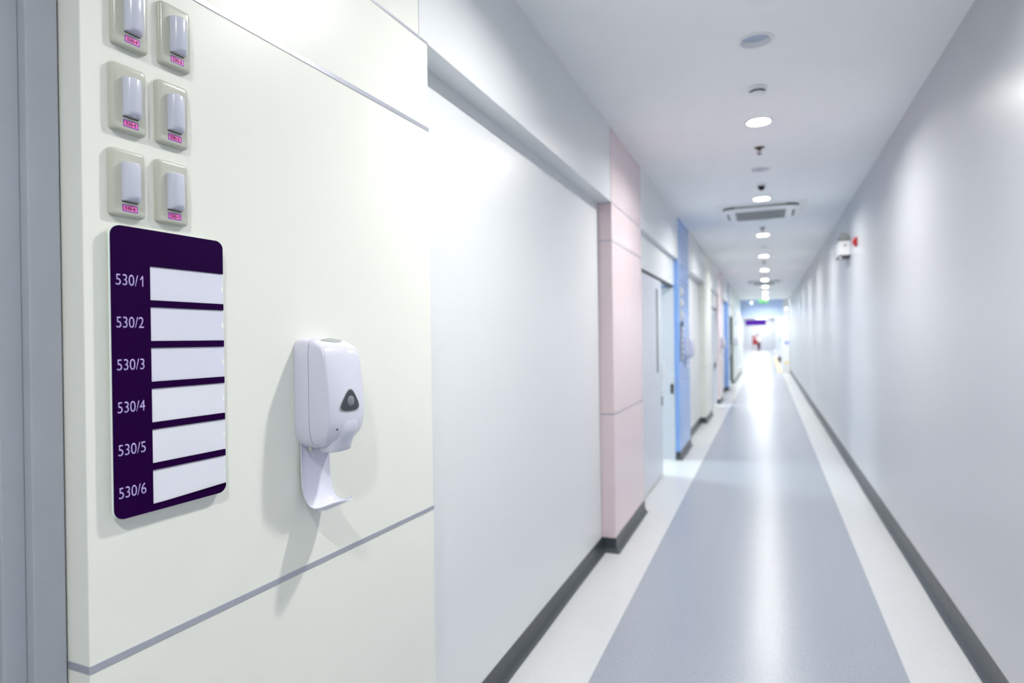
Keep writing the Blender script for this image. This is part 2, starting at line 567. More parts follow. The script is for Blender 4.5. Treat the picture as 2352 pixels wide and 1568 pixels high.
bm = new()
for a, b in DOORS:
    y0, y1 = a - 0.5, b + 0.6
    box(bm, -4.6, -4.5, y0, y1, 0, 2.6)
    box(bm, -4.5, -1.22, y0 - 0.1, y0, 0, 2.6)
    box(bm, -4.5, -1.22, y1, y1 + 0.1, 0, 2.6)
    box(bm, -4.6, -1.22, y0 - 0.1, y1 + 0.1, 2.6, 2.7)
struct('wall_room', bm, 'wall', 'white walls of the lit rooms behind the sliding doors', 'wall')
for i, (a, b) in enumerate(DOORS):
    t = thing('ceiling_panel_light', ['lit square panel in the room behind the half open sliding door', 'lit square panel in the room behind the second sliding door', 'lit square panel in the room behind the far sliding door'][i], 'light', (-2.7, b - 0.3, 2.6), 0, 'ceiling panels in the side rooms')
    bm = new()
    box(bm, -0.32, 0.32, -0.32, 0.32, -0.03, -0.0005, 0, 0.003)
    link('housing', bm, 'white', t)
    bm = new()
    box(bm, -0.29, 0.29, -0.29, 0.29, -0.034, -0.0302)
    link('diffuser', bm, 'roompanel', t)

# ------------------------------------------------------------------ end of the corridor and the bright hall beyond
bm = new()
box(bm, XL + 0.001, 0.60, YE, YE + 0.2, 2.29, HH)
struct('wall_bulkhead', bm, 'bulkblue', 'pale blue bulkhead above the opening at the corridor end', 'wall')
bm = new()
box(bm, 0.60, 0.835, YE, YE + 0.24, 0, H, 0, 0.003)
struct('white_pillar', bm, 'white', 'narrow white pillar at the corridor end under the blue bulkhead edge', 'pillar')
bm = new()
box(bm, -2.7, -2.5, YE + 0.25, 80, 0, HH)                    # far hall walls
box(bm, -2.5, XW - 0.12, YE + 0.05, YE + 0.25, 0, HH)
box(bm, XW - 0.12, XL, YE + 0.21, YE + 0.25, 0, HH)
box(bm, XR, XR + 0.2, 28.6, 80, 0, HH)
box(bm, 0.60, XR + 0.2, YE + 0.25, YE + 0.35, H, HH)
box(bm, -2.7, XR + 0.2, 80, 80.2, 0, HH)
struct('wall_hall', bm, 'wall', 'white walls of the bright hall beyond the blue bulkhead', 'wall')
bm = new()
box(bm, -2.7, 1.1, YE + 0.2, 80.2, HH, HH + 0.1)
struct('ceiling_hall', bm, 'ceil', 'white ceiling of the bright hall beyond the blue bulkhead', 'ceiling')
bm = new()
box(bm, -1.0, -0.96, YE - 0.02, YE + 0.2, 0, 2.29)
box(bm, 0.56, 0.60, YE - 0.02, YE + 0.2, 0, 2.29)
box(bm, -1.0, 0.60, YE - 0.02, YE + 0.2, 2.25, 2.29)
struct('door_frame', bm, 'white', 'white frame lining the opening under the blue bulkhead', 'door frame')
for i in range(16):  # panels added to overexpose the hall, mostly out of view
    y = 30.2 + 3.22 * i
    t = thing('hall_ceiling_panel', 'long lit ceiling panel in the bright hall beyond the blue bulkhead', 'light', (-0.55, y, HH), 0, 'hall ceiling panels')
    bm = new()
    box(bm, -0.63, 0.63, -0.65, 0.65, -0.04, -0.0005, 0, 0.004)
    link('housing', bm, 'white', t)
    bm = new()
    box(bm, -0.60, 0.60, -0.62, 0.62, -0.045, -0.0402)
    link('diffuser', bm, 'farpanel', t)

# glazed panels on the pale pillar stretch
for i, (a, b, lb) in enumerate(((22.0, 24.2, 'frosted glass panel on the pale end pillar, next to the far sliding door'), (24.8, 27.2, 'frosted glass panel on the pale end pillar, next to the blue bulkhead'))):
    t = thing('glass_panel', lb, 'glass panel', (XL, a, 0.3), 0, 'glass panels at the corridor end')
    bm = new()
    L = b - a
    for y0, y1, z0, z1 in ((0, 0.05, 0, 2.0), (L - 0.05, L, 0, 2.0), (0.05, L - 0.05, 0, 0.05), (0.05, L - 0.05, 1.95, 2.0)):
        box(bm, 0.0, 0.03, y0, y1, z0, z1, 0, 0.003)
    link('frame', bm, 'white', t)
    bm = new()
    box(bm, 0.004, 0.014, 0.05, L - 0.05, 0.05, 1.95)
    link('pane', bm, 'frost', t)
# dark board painting the shade on the pale pillar's near face
bm = new()
box(bm, XL - 0.10, XL - 0.002, 21.16, 21.1975, 0.0985, 2.13)
struct('door_jamb', bm, 'jamb', 'dark grey jamb at the edge of the pale end pillar', 'door jamb')

# ------------------------------------------------------------------ ceiling fittings
def downlight(name, label, y, m, group):
    t = thing(name, label, 'downlight', (LX, y, H), 0, group)
    bm = new()
    lathe(bm, [(0.0755, 0.001), (0.0755, -0.0005), (0.090, -0.0005), (0.088, -0.004), (0.078, -0.006), (0.0725, -0.004), (0.0725, 0.001)], segs=40)
    link('trim_ring', bm, 'white', t, smooth=50)
    bm = new()
    lathe(bm, [(0.0735, 0.0), (0.071, 0.010), (0.067, 0.024), (0.067, 0.05)], segs=40)
    lathe(bm, [(0.0745, 0.0), (0.0745, 0.09), (0.0, 0.09)], segs=40)
    link('reflector', bm, 'reflector', t, smooth=50, fix=False)
    bm = new()
    lathe(bm, [(0.0, 0.020), (0.03, 0.0205), (0.066, 0.023), (0.066, 0.030), (0.0, 0.030)], segs=32)
    link('diffuser', bm, m, t, smooth=50)
    return t
lit_labels = ['lit downlight over the corridor end behind the grey door', 'lit downlight over the grey door beside the near cream pillar', 'lit downlight over the near cream pillar, first of the lit row', 'lit downlight between the smoke detector and the sprinkler',
              'lit downlight between the black dome camera and the air conditioner cassette', 'lit downlight just beyond the air conditioner cassette and second sprinkler',
              'fourth lit downlight along the corridor from the smoke detector', 'fifth lit downlight along the corridor from the smoke detector',
              'sixth lit downlight along the corridor, beside the far air conditioner', 'lit downlight beyond the far air conditioner cassette',
              'last but one lit downlight before the green exit sign', 'last lit downlight of the regular row, before the green exit sign', 'lit downlight right in front of the green exit sign and bulkhead']
for i, y in enumerate(LIT):
    downlight('downlight', lit_labels[i], y, 'lamp', 'lit ceiling downlights')
un_labels = ['unlit downlight before the smoke detector, closest to the near cream pillar', 'unlit downlight between the sprinkler and the black dome camera',
             'unlit downlight just beyond the near air conditioner cassette', 'unlit downlight beyond the fourth ceiling light, with a bluish lens',
             'unlit downlight between the fourth and fifth lit downlights', 'unlit downlight between the fifth and sixth lit downlights',
             'unlit downlight just beyond the far air conditioner cassette', 'unlit downlight last before the green exit sign']
for i, y in enumerate(UNLIT):
    downlight('unlit_downlight', un_labels[i], y, 'unlit', 'unlit ceiling downlights')

t = thing('smoke_detector', 'white round smoke detector with a dark slot on the ceiling', 'smoke detector', (-0.037, 4.05, H))
bm = new()
lathe(bm, [(0.0, -0.0005), (0.052, -0.0005), (0.052, -0.012), (0.047, -0.020)], segs=32)
link('mount', bm, 'white', t, smooth=40)
bm = new()
lathe(bm, [(0.0, -0.019), (0.040, -0.019), (0.040, -0.031), (0.0, -0.031)], segs=32)
link('sensor_slot', bm, 'dark', t, smooth=40)
bm = new()
lathe(bm, [(0.0, -0.030), (0.044, -0.030), (0.043, -0.036), (0.030, -0.044), (0.0, -0.046)], segs=32)
link('cap', bm, 'white', t, smooth=40)

def sprinkler(label, y):
    t = thing('sprinkler', label, 'sprinkler', (-0.038, y, H), 0, 'ceiling sprinklers')
    bm = new()
    lathe(bm, [(0.0, -0.0005), (0.040, -0.0005), (0.036, -0.006), (0.016, -0.010), (0.0, -0.010)], segs=24)
    link('escutcheon', bm, 'brass', t, smooth=40)
    bm = new()
    lathe(bm, [(0.013, -0.009), (0.013, -0.022), (0.0, -0.022)], segs=12)
    for s in (-1, 1):
        tube(bm, [(s * 0.012, 0, -0.02), (s * 0.015, 0, -0.032), (s * 0.010, 0, -0.046), (0, 0, -0.052)], 0.0028)
    link('yoke', bm, 'brass', t, smooth=40)
    bm = new()
    tube(bm, [(0, 0, -0.021), (0, 0, -0.05)], 0.003)
    link('heat_bulb', bm, 'red', t)
    bm = new()
    lathe(bm, [(0.0, -0.051), (0.017, -0.052), (0.017, -0.054), (0.0, -0.055)], segs=16)
    link('deflector', bm, 'brass', t)
sprinkler('dark brass sprinkler head beyond the first visible lit downlight', 5.33)
sprinkler('small dark sprinkler head just beyond the near air conditioner cassette', 9.28)
sprinkler('tiny sprinkler head far along the ceiling, beyond the fourth lit downlight', 13.5)

t = thing('dome_camera', 'small black dome security camera in a white ring on the ceiling', 'security camera', (-0.034, 6.62, H))
bm = new()
lathe(bm, [(0.0, -0.0005), (0.050, -0.0005), (0.050, -0.010), (0.042, -0.022), (0.036, -0.022)], segs=32)
link('mount', bm, 'white', t, smooth=40)
bm = new()
lathe(bm, [(0.034 * math.cos(a * math.pi / 16), -0.021 - 0.040 * math.sin(a * math.pi / 16)) for a in range(0, 9)], segs=32)
link('dome', bm, 'black', t, smooth='all')

def cassette(label, y):
    t = thing('ceiling_air_conditioner', label, 'air conditioner', (-0.055, y, H), 0, 'ceiling air conditioner cassettes')
    bm = new()
    loft(bm, [[(u, v, z) for u, v in rrect(w, w, 0.05, 8)] for w, z in ((0.98, -0.0005), (0.98, -0.006), (0.96, -0.010))], True, True)
    link('rim_panel', bm, 'white', t, smooth=40)
    bm = new()
    loft(bm, [[(u, v, z) for u, v in rrect(0.80, 0.80, 0.13, 10)] for z in (-0.0101, -0.030)], True, True)
    link('air_outlet', bm, 'grille', t, smooth=40)
    for sx in (-1, 1):
        for sy in (-1, 1):
            bm = new()
            arc = [math.radians(90 * q / 6) for q in range(7)]
            pts = [(sx * (0.27 + 0.136 * math.cos(a)), sy * (0.27 + 0.136 * math.sin(a))) for a in arc] + [(sx * (0.27 + 0.120 * math.cos(a)), sy * (0.27 + 0.120 * math.sin(a))) for a in reversed(arc)]
            loft(bm, [[(u, v, z) for u, v in pts] for z in (-0.0105, -0.0295)], True, True)
            link('outlet_corner', bm, 'dark', t)
    bm = new()
    loft(bm, [[(u, v, z) for u, v in rrect(w, w, 0.13, 10)] for w, z in ((0.80, -0.0302), (0.82, -0.034), (0.80, -0.040), (0.66, -0.048))], True, True)
    link('centre_plate', bm, 'white', t, smooth=40)
    for sx in (-1, 1):
        bm = new()
        box(bm, sx * 0.352 - 0.010, sx * 0.352 + 0.010, -0.16, 0.16, -0.062, -0.0465, 0, 0.004)
        link('air_flap', bm, 'jamb', t)
    bm = new()
    box(bm, -0.27, 0.27, -0.25, 0.25, -0.060, -0.0482, 0, 0.002)
    for q in range(14):
        y0 = -0.24 + q * 0.035
        box(bm, -0.26, 0.26, y0, y0 + 0.018, -0.064, -0.0602)
    link('return_grille', bm, 'grille', t)
    return t
cassette('square four way air conditioner cassette with grey grille, near the dome camera', 8.02)
cassette('far square air conditioner cassette beyond the second pink pillar', 18.5)

# exit sign, small lamp and lamp reflection at the corridor end
t = thing('exit_sign', 'green lit exit sign hanging under the ceiling before the blue bulkhead', 'exit sign', (-0.11, 27.45, H))
bm = new()
box(bm, -0.19, 0.19, -0.03, 0.03, -0.122, -0.012, 0, 0.004)
link('housing', bm, 'white', t)
for s in (-1, 1):
    bm = new()
    tube(bm, [(s * 0.13, 0, -0.0005), (s * 0.13, 0, -0.014)], 0.006)
    link('hanger', bm, 'white', t)
bm = new()
box(bm, -0.182, 0.182, -0.033, -0.0302, -0.117, -0.017)
link('green_face', bm, 'green', t)
for nm, prims in (('running_figure', 0), ('arrow', 1)):
    bm = new()
    if prims == 0:
        loft(bm, [[(-0.10 + x, y, -0.067 + z) for x, z in ((-0.012, -0.04), (0.0, -0.012), (0.014, -0.04), (0.022, -0.036), (0.010, 0.0), (0.012, 0.022), (0.004, 0.040), (-0.010, 0.038), (-0.022, 0.012), (-0.012, 0.006), (-0.008, -0.004), (-0.022, -0.038))] for y in (-0.0332, -0.0345)], True, True)
    else:
        loft(bm, [[(x, y, -0.067 + z) for x, z in ((0.0, -0.007), (0.09, -0.007), (0.09, -0.026), (0.135, 0.0), (0.09, 0.026), (0.09, 0.007), (0.0, 0.007))] for y in (-0.0332, -0.0345)], True, True)
    link(nm, bm, 'exitwhite', t)

def lamp_or_reflection(label, loc):
    t = thing('emergency_lamp', label, 'lamp', loc, 0, 'small emergency lamps at the corridor end')
    bm = new()
    box(bm, -0.05, 0.05, -0.03, -0.0005, 0.03, 0.13, 0, 0.006)
    link('housing', bm, 'white', t)
    bm = new()
    bmesh.ops.create_uvsphere(bm, u_segments=16, v_segments=10, radius=0.032)
    bmesh.ops.translate(bm, verts=bm.verts, vec=(0, -0.036, 0.02))
    link('bulb', bm, 'bulb', t, smooth='all')
lamp_or_reflection('small round lit lamp on the blue bulkhead close under the ceiling', (-0.575, YE, 2.84))
lamp_or_reflection('small round lit lamp high on the white end pillar', (0.73, YE, 2.58))  # glowing ball stands for a lamp's reflection in glass, no lamp here

for nm, lb, m, x0, x1, z0, z1 in (('notice', 'blue paper notice on the white end pillar', 'bluenote', 0.66, 0.80, 1.15, 1.30),):
    bm = new()
    box(bm, x0, x1, YE - 0.004, YE - 0.0005, z0, z1)
    tag(link(nm, bm, m), lb, 'notice')
bm = new()
box(bm, 0.65, 0.79, YE - 0.012, YE - 0.0005, 0.37, 0.46, 0, 0.003)
tag(link('bumper_plate', bm, 'yellow'), 'small pale yellow plate low on the white end pillar', 'plate')

# hanging violet sign in the hall
t = thing('hanging_sign', 'violet sign board hanging in the bright hall beyond the bulkhead', 'sign', (-0.485, 32.0, HH))
bm = new()
box(bm, -0.455, 0.455, -0.03, 0.03, -1.59, -1.325, 0, 0.005)
link('board', bm, 'violetsign', t)
for s in (-1, 1):
    bm = new()
    tube(bm, [(s * 0.38, 0, -0.0005), (s * 0.38, 0, -1.325)], 0.006)
    link('hanging_rod', bm, 'white', t)

# warm floor light as a painted yellow slab, bin and wall notice of the hall
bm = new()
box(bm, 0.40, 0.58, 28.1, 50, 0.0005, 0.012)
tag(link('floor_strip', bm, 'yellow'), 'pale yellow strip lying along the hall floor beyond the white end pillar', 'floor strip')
t = thing('waste_bin', 'small dark waste bin beside the yellow floor strip', 'bin', (0.66, 40.0, 0))
bm = new()
lathe(bm, [(0.0, 0.0), (0.08, 0.0), (0.10, 0.28), (0.092, 0.28), (0.075, 0.01), (0.0, 0.01)], segs=20)
link('bucket', bm, 'dark', t, smooth=40)
bm = new()
lathe(bm, [(0.103, 0.27), (0.105, 0.29), (0.09, 0.29), (0.09, 0.275)], segs=20)
link('rim', bm, 'dark', t, smooth=40)
bm = new()
box(bm, XR - 0.02, XR - 0.0005, 47.6, 48.6, 1.0, 1.45, 0, 0.003)
tag(link('green_notice', bm, 'greennote'), 'small green notice on the hall wall beyond the end pillar', 'notice')

# red hose cabinet on the hall's end and person
t = thing('hose_cabinet', 'red fire hose cabinet at the far end of the hall', 'fire cabinet', (-1.52, 77.0, 0))
bm = new()
box(bm, -0.02, 0.72, -0.12, 0.12, 0.55, 1.55, 0, 0.01)
link('cabinet_body', bm, 'red', t)
bm = new()
box(bm, 0.02, 0.68, -0.135, -0.1205, 0.59, 1.51, 0, 0.006)
dr = link('cabinet_door', bm, 'red', t)
bm = new()
box(bm, 0.60, 0.64, -0.16, -0.1355, 0.98, 1.10, 0, 0.004)
link('handle', bm, 'silver', dr)
for x in (0.04, 0.62):
    bm = new()
    box(bm, x, x + 0.05, -0.08, 0.08, 0.0, 0.5495)
    link('leg', bm, 'red', t)

# ------------------------------------------------------------------ person far away, in white coat and dark trousers
def skin_body(name, chains, m, parent, levels=1):
    me = bpy.data.meshes.new(name)
    verts, edges, rad = [], [], []
    for ch in chains:
        prev = None
        for item in ch:
            if isinstance(item, int):
                idx = item
            else:
                verts.append(item[:3])
                rad.append(item[3])
                idx = len(verts) - 1
            if prev is not None:
                edges.append((prev, idx))
            prev = idx
    me.from_pydata(verts, edges, [])
    o = bpy.data.objects.new(name, me)
    C.objects.link(o)
    sk = o.modifiers.new('skin', 'SKIN')
    for i, r in enumerate(rad):
        sv = me.skin_vertices[0].data[i]
        sv.radius = (r, r) if not isinstance(r, tuple) else r
        sv.use_root = (i == 0)
    sb = o.modifiers.new('sub', 'SUBSURF')
    sb.levels = levels
    sb.render_levels = levels
    dg = bpy.context.evaluated_depsgraph_get()
    me2 = bpy.data.meshes.new_from_object(o.evaluated_get(dg))
    bpy.data.objects.remove(o)
    me2.materials.clear()
    me2.materials.append(MT[m])
    for p in me2.polygons:
        p.use_smooth = True
    o2 = bpy.data.objects.new(name, me2)
    C.objects.link(o2)
    o2.parent = parent
    return o2

per = thing('person', 'person in a white coat and dark trousers reaching towards the red hose cabinet', 'person', (-0.80, 70.0, 0))
S_ = 1.0
# indices are counted along the chains: pelvis 0
body = [
    [(0, 0, 0.92, (0.13, 0.10)), (0, 0.0, 1.10, (0.125, 0.095)), (-0.03, 0, 1.30, (0.15, 0.10)), (-0.05, 0, 1.44, (0.12, 0.08)), (-0.07, 0, 1.52, 0.05), (-0.09, -0.01, 1.60, (0.07, 0.085)), (-0.095, -0.01, 1.70, (0.065, 0.08))],
    [0, (-0.085, 0, 0.86, 0.085), (-0.09, -0.02, 0.50, 0.055), (-0.09, 0.0, 0.10, 0.04), (-0.09, -0.06, 0.035, 0.035), (-0.09, -0.15, 0.03, 0.028)],
    [0, (0.085, 0, 0.86, 0.085), (0.095, 0.06, 0.50, 0.055), (0.10, 0.14, 0.10, 0.04), (0.10, 0.08, 0.035, 0.035), (0.10, -0.01, 0.03, 0.028)],
    [3, (-0.21, 0, 1.40, 0.05), (-0.33, -0.12, 1.24, 0.04), (-0.48, -0.28, 1.22, 0.028), (-0.56, -0.34, 1.22, 0.03)],
    [3, (0.13, 0.0, 1.40, 0.05), (0.20, 0.03, 1.14, 0.04), (0.18, -0.05, 0.92, 0.028), (0.18, -0.08, 0.84, 0.03)],
]
skin_body('body', body, 'skin', per, 2)
coat = [
    [(0, 0, 0.86, (0.175, 0.135)), (0, 0, 1.10, (0.145, 0.115)), (-0.03, 0, 1.30, (0.17, 0.12)), (-0.05, 0, 1.44, (0.135, 0.095))],
    [3, (-0.21, 0, 1.40, 0.064), (-0.33, -0.12, 1.24, 0.054), (-0.47, -0.27, 1.22, 0.042)],
    [3, (0.13, 0.0, 1.40, 0.064), (0.20, 0.03, 1.14, 0.054), (0.18, -0.045, 0.94, 0.042)],
]
skin_body('coat', coat, 'coat', per, 2)
tro = [
    [(0, 0, 0.93, (0.145, 0.115)), (-0.085, 0, 0.84, 0.10), (-0.09, -0.02, 0.50, 0.072), (-0.09, 0.0, 0.10, 0.06)],
    [0, (0.085, 0, 0.84, 0.10), (0.095, 0.06, 0.50, 0.072), (0.10, 0.14, 0.11, 0.06)],
]
skin_body('trousers', tro, 'navy', per, 2)
bm = new()
bmesh.ops.create_uvsphere(bm, u_segments=16, v_segments=12, radius=0.1)
for v in bm.verts:
    v.co = Vector((-0.095 + v.co.x * 0.92, 0.012 + v.co.y * 1.05, 1.695 + v.co.z * 0.95))
bmesh.ops.delete(bm, geom=[v for v in bm.verts if v.co.z < 1.66 and v.co.y < 0.0], context='VERTS')
link('hair', bm, 'hair', per, smooth='all')
for x, y in ((-0.09, -0.07), (0.10, 0.06)):
    bm = new()
    tube(bm, [(x, y + 0.09, 0.045), (x, y + 0.03, 0.05), (x, y - 0.06, 0.04), (x, y - 0.11, 0.032)], [0.038, 0.046, 0.042, 0.028], 12)
    link('shoe', bm, 'shoe', per, smooth='all')

# ------------------------------------------------------------------ fittings on the plain wall
t = thing('emergency_light', 'white box emergency light with dark lamp heads high on the plain wall', 'emergency light', (XR, 7.95, 2.36))
bm = new()
box(bm, -0.115, -0.0005, -0.02, 0.32, 0.03, 0.19, 0, 0.006)
link('housing', bm, 'white', t)
bm = new()
box(bm, -0.118, -0.0005, -0.022, 0.322, 0.016, 0.0295, 0, 0.003)
link('bottom_tray', bm, 'dark', t)
for y in (0.05, 0.25):
    bm = new()
    tube(bm, [(-0.06, y + 0.045, 0.235), (-0.06, y - 0.02, 0.235), (-0.06, y - 0.05, 0.232)], [0.030, 0.042, 0.048], 16)
    tube(bm, [(-0.06, y, 0.189), (-0.06, y, 0.21)], 0.012)
    link('lamp_head', bm, 'grille', t, smooth=40)
bm = new()
box(bm, -0.112, -0.002, -0.015, 0.315, 0.1905, 0.200, 0, 0.002)
link('lamp_rail', bm, 'dark', t)
bm = new()
tube(bm, [(-0.055, -0.0205, 0.14), (-0.055, -0.026, 0.14)], 0.010, 12)
link('indicator', bm, 'dark', t)
bm = new()
bmesh.ops.create_uvsphere(bm, u_segments=12, v_segments=8, radius=0.014)
bmesh.ops.translate(bm, verts=bm.verts, vec=(-0.10, -0.01, 0.004))
link('pull_knob', bm, 'white', t, smooth='all')

t = thing('fire_alarm_sounder', 'small red fire alarm sounder on the plain wall beside the emergency light', 'fire alarm', (XR, 7.40, 2.46))
bm = new()
loft(bm, [[(x, u, z) for u, z in rrect(w, w * 1.15, 0.02)] for x, w in ((-0.0005, 0.085), (-0.018, 0.085), (-0.026, 0.07))], True, True)
link('base', bm, 'red', t, smooth=40)
bm = new()
loft(bm, [[(x, u, z) for u, z in rrect(w, w, w * 0.45)] for x, w in ((-0.025, 0.06), (-0.036, 0.054), (-0.042, 0.04))], True, True)
link('strobe_lens', bm, 'red', t, smooth=40)

# ------------------------------------------------------------------ wall fittings on the pillars
G_CALL, G_SIGN, G_DISP = 'call lights on the pillars', 'room number signs on the pillars', 'soap dispensers on the pillars'

def call_light(number, label, loc, rz):
    """plate, frosted cover, dark slot and a numbered pink label; frame: x out of the wall, y along it, origin at the plate's centre"""
    t = thing('call_light', label, 'call light', loc, rz, G_CALL)
    if 'plate' not in call_cache:
        W, Hh = 0.0635, 0.116
        bm = new()
        rings = []
        for x, ins, r in ((0.0005, 0.0, 0.006), (0.0040, 0.0, 0.006), (0.0046, 0.0008, 0.006), (0.0052, 0.0, 0.006), (0.0085, 0.0006, 0.006), (0.0108, 0.0024, 0.006), (0.0118, 0.0052, 0.006), (0.0121, 0.010, 0.006)):
            rings.append([(x, u, z) for u, z in rrect(W - 2 * ins, Hh - 2 * ins, r)])
        loft(bm, rings, True, True)
        p = link('plate', bm, 'plate', t, smooth=60)
        bm = new()
        w = 0.0155
        arc = [(0.0121 + 0.0012 + 0.0155 * math.sin(math.pi * k / 14) ** 0.8, -w * math.cos(math.pi * k / 14)) for k in range(15)]
        arc = [(0.0121, -w)] + arc + [(0.0121, w)]
        rings = []
        for z, sx in ((-0.0325, 0.62), (-0.0285, 0.90), (-0.024, 1.0), (-0.0005, 1.0), (0.0, 1.004), (0.0305, 1.0), (0.0322, 0.97), (0.0328, 0.90)):
            rings.append([(0.0121 + (x - 0.0121) * sx, 0.0015 + u, 0.0015 + z) for x, u in arc])
        loft(bm, rings, True, True)
        c = link('lamp_cover', bm, 'lens', t, smooth=50)
        bm = new()
        box(bm, 0.0118, 0.0124, -0.0142, 0.0150, -0.0338, -0.0322)
        s = link('slot', bm, 'black', t)
        bm = new()
        prism(bm, [(u, z) for u, z in rrect(0.0275, 0.0118, 0.0003, 2)], 0.01205, 0.0124)
        l = link('number_label', bm, 'purplelab', t)
        l['label'] = 'violet bordered pink number label'
        l.location = (0, 0.0005, -0.0435)
        bm = new()
        prism(bm, [(u, z) for u, z in rrect(0.0242, 0.0086, 0.0003, 2)], 0.0124, 0.0126)
        q = link('label_paper', bm, 'pinklab', l)
        call_cache.update(plate=p, lamp_cover=c, slot=s, number_label=l, label_paper=q)
        lab = l
    else:
        for k in ('plate', 'lamp_cover', 'slot', 'number_label'):
            o = call_cache[k].copy()
            C.objects.link(o)
            o.parent = t
            if k == 'number_label':
                lab = o
        o = call_cache['label_paper'].copy()
        C.objects.link(o)
        o.parent = lab
    if number:
        text_obj('room_number', number, 0.0190, 0.0058, 0.0126, -0.0095, -0.0029, 'ink', lab, bold=0.028, thick=0.0001)
    return t
call_cache = {}

NT = Vector((-math.sin(NEAR_A), math.cos(NEAR_A), 0))
NN = Vector((math.cos(NEAR_A), math.sin(NEAR_A), 0))
def near(u, z, n=0.0):
    return Vector((XL, 1.79, 0)) + NT * u + NN * n + Vector((0, 0, z))

for number, u, z, lb in (('530-4', -1.0072, 2.0740, 'call light numbered 530-4, cut off at the top edge, above 530-5'),
                         ('530-3', -0.9188, 2.0745, 'call light numbered 530-3, topmost beside 530-4'),
                         ('530-5', -1.0120, 1.9265, 'call light numbered 530-5, between 530-4 and 530-6'),
                         ('530-2', -0.9262, 1.9275, 'call light numbered 530-2, between 530-3 and 530-1'),
                         ('530-6', -1.0158, 1.7795, 'call light numbered 530-6, just above the purple room sign edge'),
                         ('530-1', -0.9290, 1.7810, 'call light numbered 530-1, lowest beside 530-6')):
    call_light(number, lb, near(u, z), NEAR_A)
BL = 7.94
for i, (u, z, lb) in enumerate(((0.095, 2.074, 'blurred call light on the blue pillar, upper one next to the door'), (0.182, 2.074, 'blurred call light on the blue pillar, upper one further from the door'),
                   (0.095, 1.927, 'blurred call light on the blue pillar, middle one next to the door'), (0.182, 1.927, 'blurred call light on the blue pillar, middle one further from the door'),
                   (0.095, 1.780, 'blurred call light on the blue pillar, lowest one next to the door'), (0.182, 1.780, 'blurred call light on the blue pillar, lowest one further from the door'))):
    call_light(None, lb, (XL, BL + 0.1 + u, z), 0)

def room_sign(label, loc, rz, numbers):
    """frame: x out, y along the wall, origin at the sign's lower edge, centred"""
    t = thing('room_sign', label, 'room sign', loc, rz, G_SIGN)
    W, Hh, R = 0.2315, 0.5030, 0.018
    bm = new()
    loft(bm, [[(x, u, z + Hh / 2) for u, z in rrect(W - 2 * i, Hh - 2 * i, R, 10)] for x, i in ((0.0080, 0.0004), (0.0083, 0), (0.0122, 0), (0.0125, 0.0004))], True, True)
    link('backing', bm, 'acrylic', t, smooth=50)
    bm = new()
    prism(bm, [(u, z + Hh / 2) for u, z in rrect(W - 0.03, Hh - 0.03, 0.01, 4)], 0.0005, 0.0080)
    link('mounting_pad', bm, 'acrylic', t)
    tops = [0.4375 - 0.0728 * k for k in range(6)]
    ch = 0.0605
    ul, uc, ur = -W / 2 + 0.0006, -W / 2 + 0.0715, W / 2 - 0.0016
    rr = rrect(W - 0.0012, Hh - 0.0012, R, 10)
    n = len(rr) // 4
    ur_c, ul_c, ll_c, lr_c = [rr[k * n:(k + 1) * n] for k in range(4)]
    sh = lambda L: [(min(u, ur), z + Hh / 2) for u, z in L]
    out = sh(ur_c) + sh(ul_c) + sh(ll_c) + sh(lr_c)
    # comb: bars between the card slots, open at one side
    for k in reversed(range(6)):
        zt, zb = tops[k], tops[k] - ch
        out += [(ur, zb), (uc, zb), (uc, zt), (ur, zt)]
    bm = new()
    f0 = bm.faces.new([bm.verts.new((0.0125, u, z)) for u, z in out])
    ex = bmesh.ops.extrude_face_region(bm, geom=[f0])
    for g in ex['geom']:
        if isinstance(g, bmesh.types.BMVert):
            g.co.x = 0.0148
    bmesh.ops.triangulate(bm, faces=[f for f in bm.faces if len(f.verts) > 4])
    link('purple_face', bm, 'signpurple', t)
    for k in range(6):
        zt, zb = tops[k] - 0.0008, tops[k] - ch + 0.0004
        zc = (zt + zb) / 2
        card = [(uc + 0.0006, zb), (ur + 0.0006, zb)]
        for q in range(9):
            a = math.radians(-90 + 180 * q / 8)
            card.append((ur + 0.0006 - 0.0045 * math.cos(a), zc + 0.0055 * math.sin(a)))
        card += [(ur + 0.0006, zt)]
        # slightly sagging upper edge, as slipped-in paper
        for q in range(1, 8):
            s = q / 8
            card.append((ur + (uc - ur) * s, zt - (0.0012 if k in (1, 2) else 0.0004) * math.sin(math.pi * s * (1.7 if k == 1 else 1))))
        card += [(uc + 0.0006, zt)]
        bm = new()
        prism(bm, card, 0.0125, 0.0131)
        link('name_card', bm, 'cardblue' if k < 3 else 'card', t)
        if numbers:
            tx = text_obj('room_number', '530/%d' % (k + 1), 0.0495, 0.0190, 0.0148, -W / 2 + 0.0085, tops[k] - 0.0375, 'lavtext', t, bold=-0.006, thick=0.0002)
    return t
room_sign('dark purple room sign listing 530/1 to 530/6 on the cream pillar', near(-0.9375, 1.2020), NEAR_A, True)
room_sign('blurred room sign on the blue pillar beneath its call lights', (XL, BL + 0.245, 1.20), 0, False)

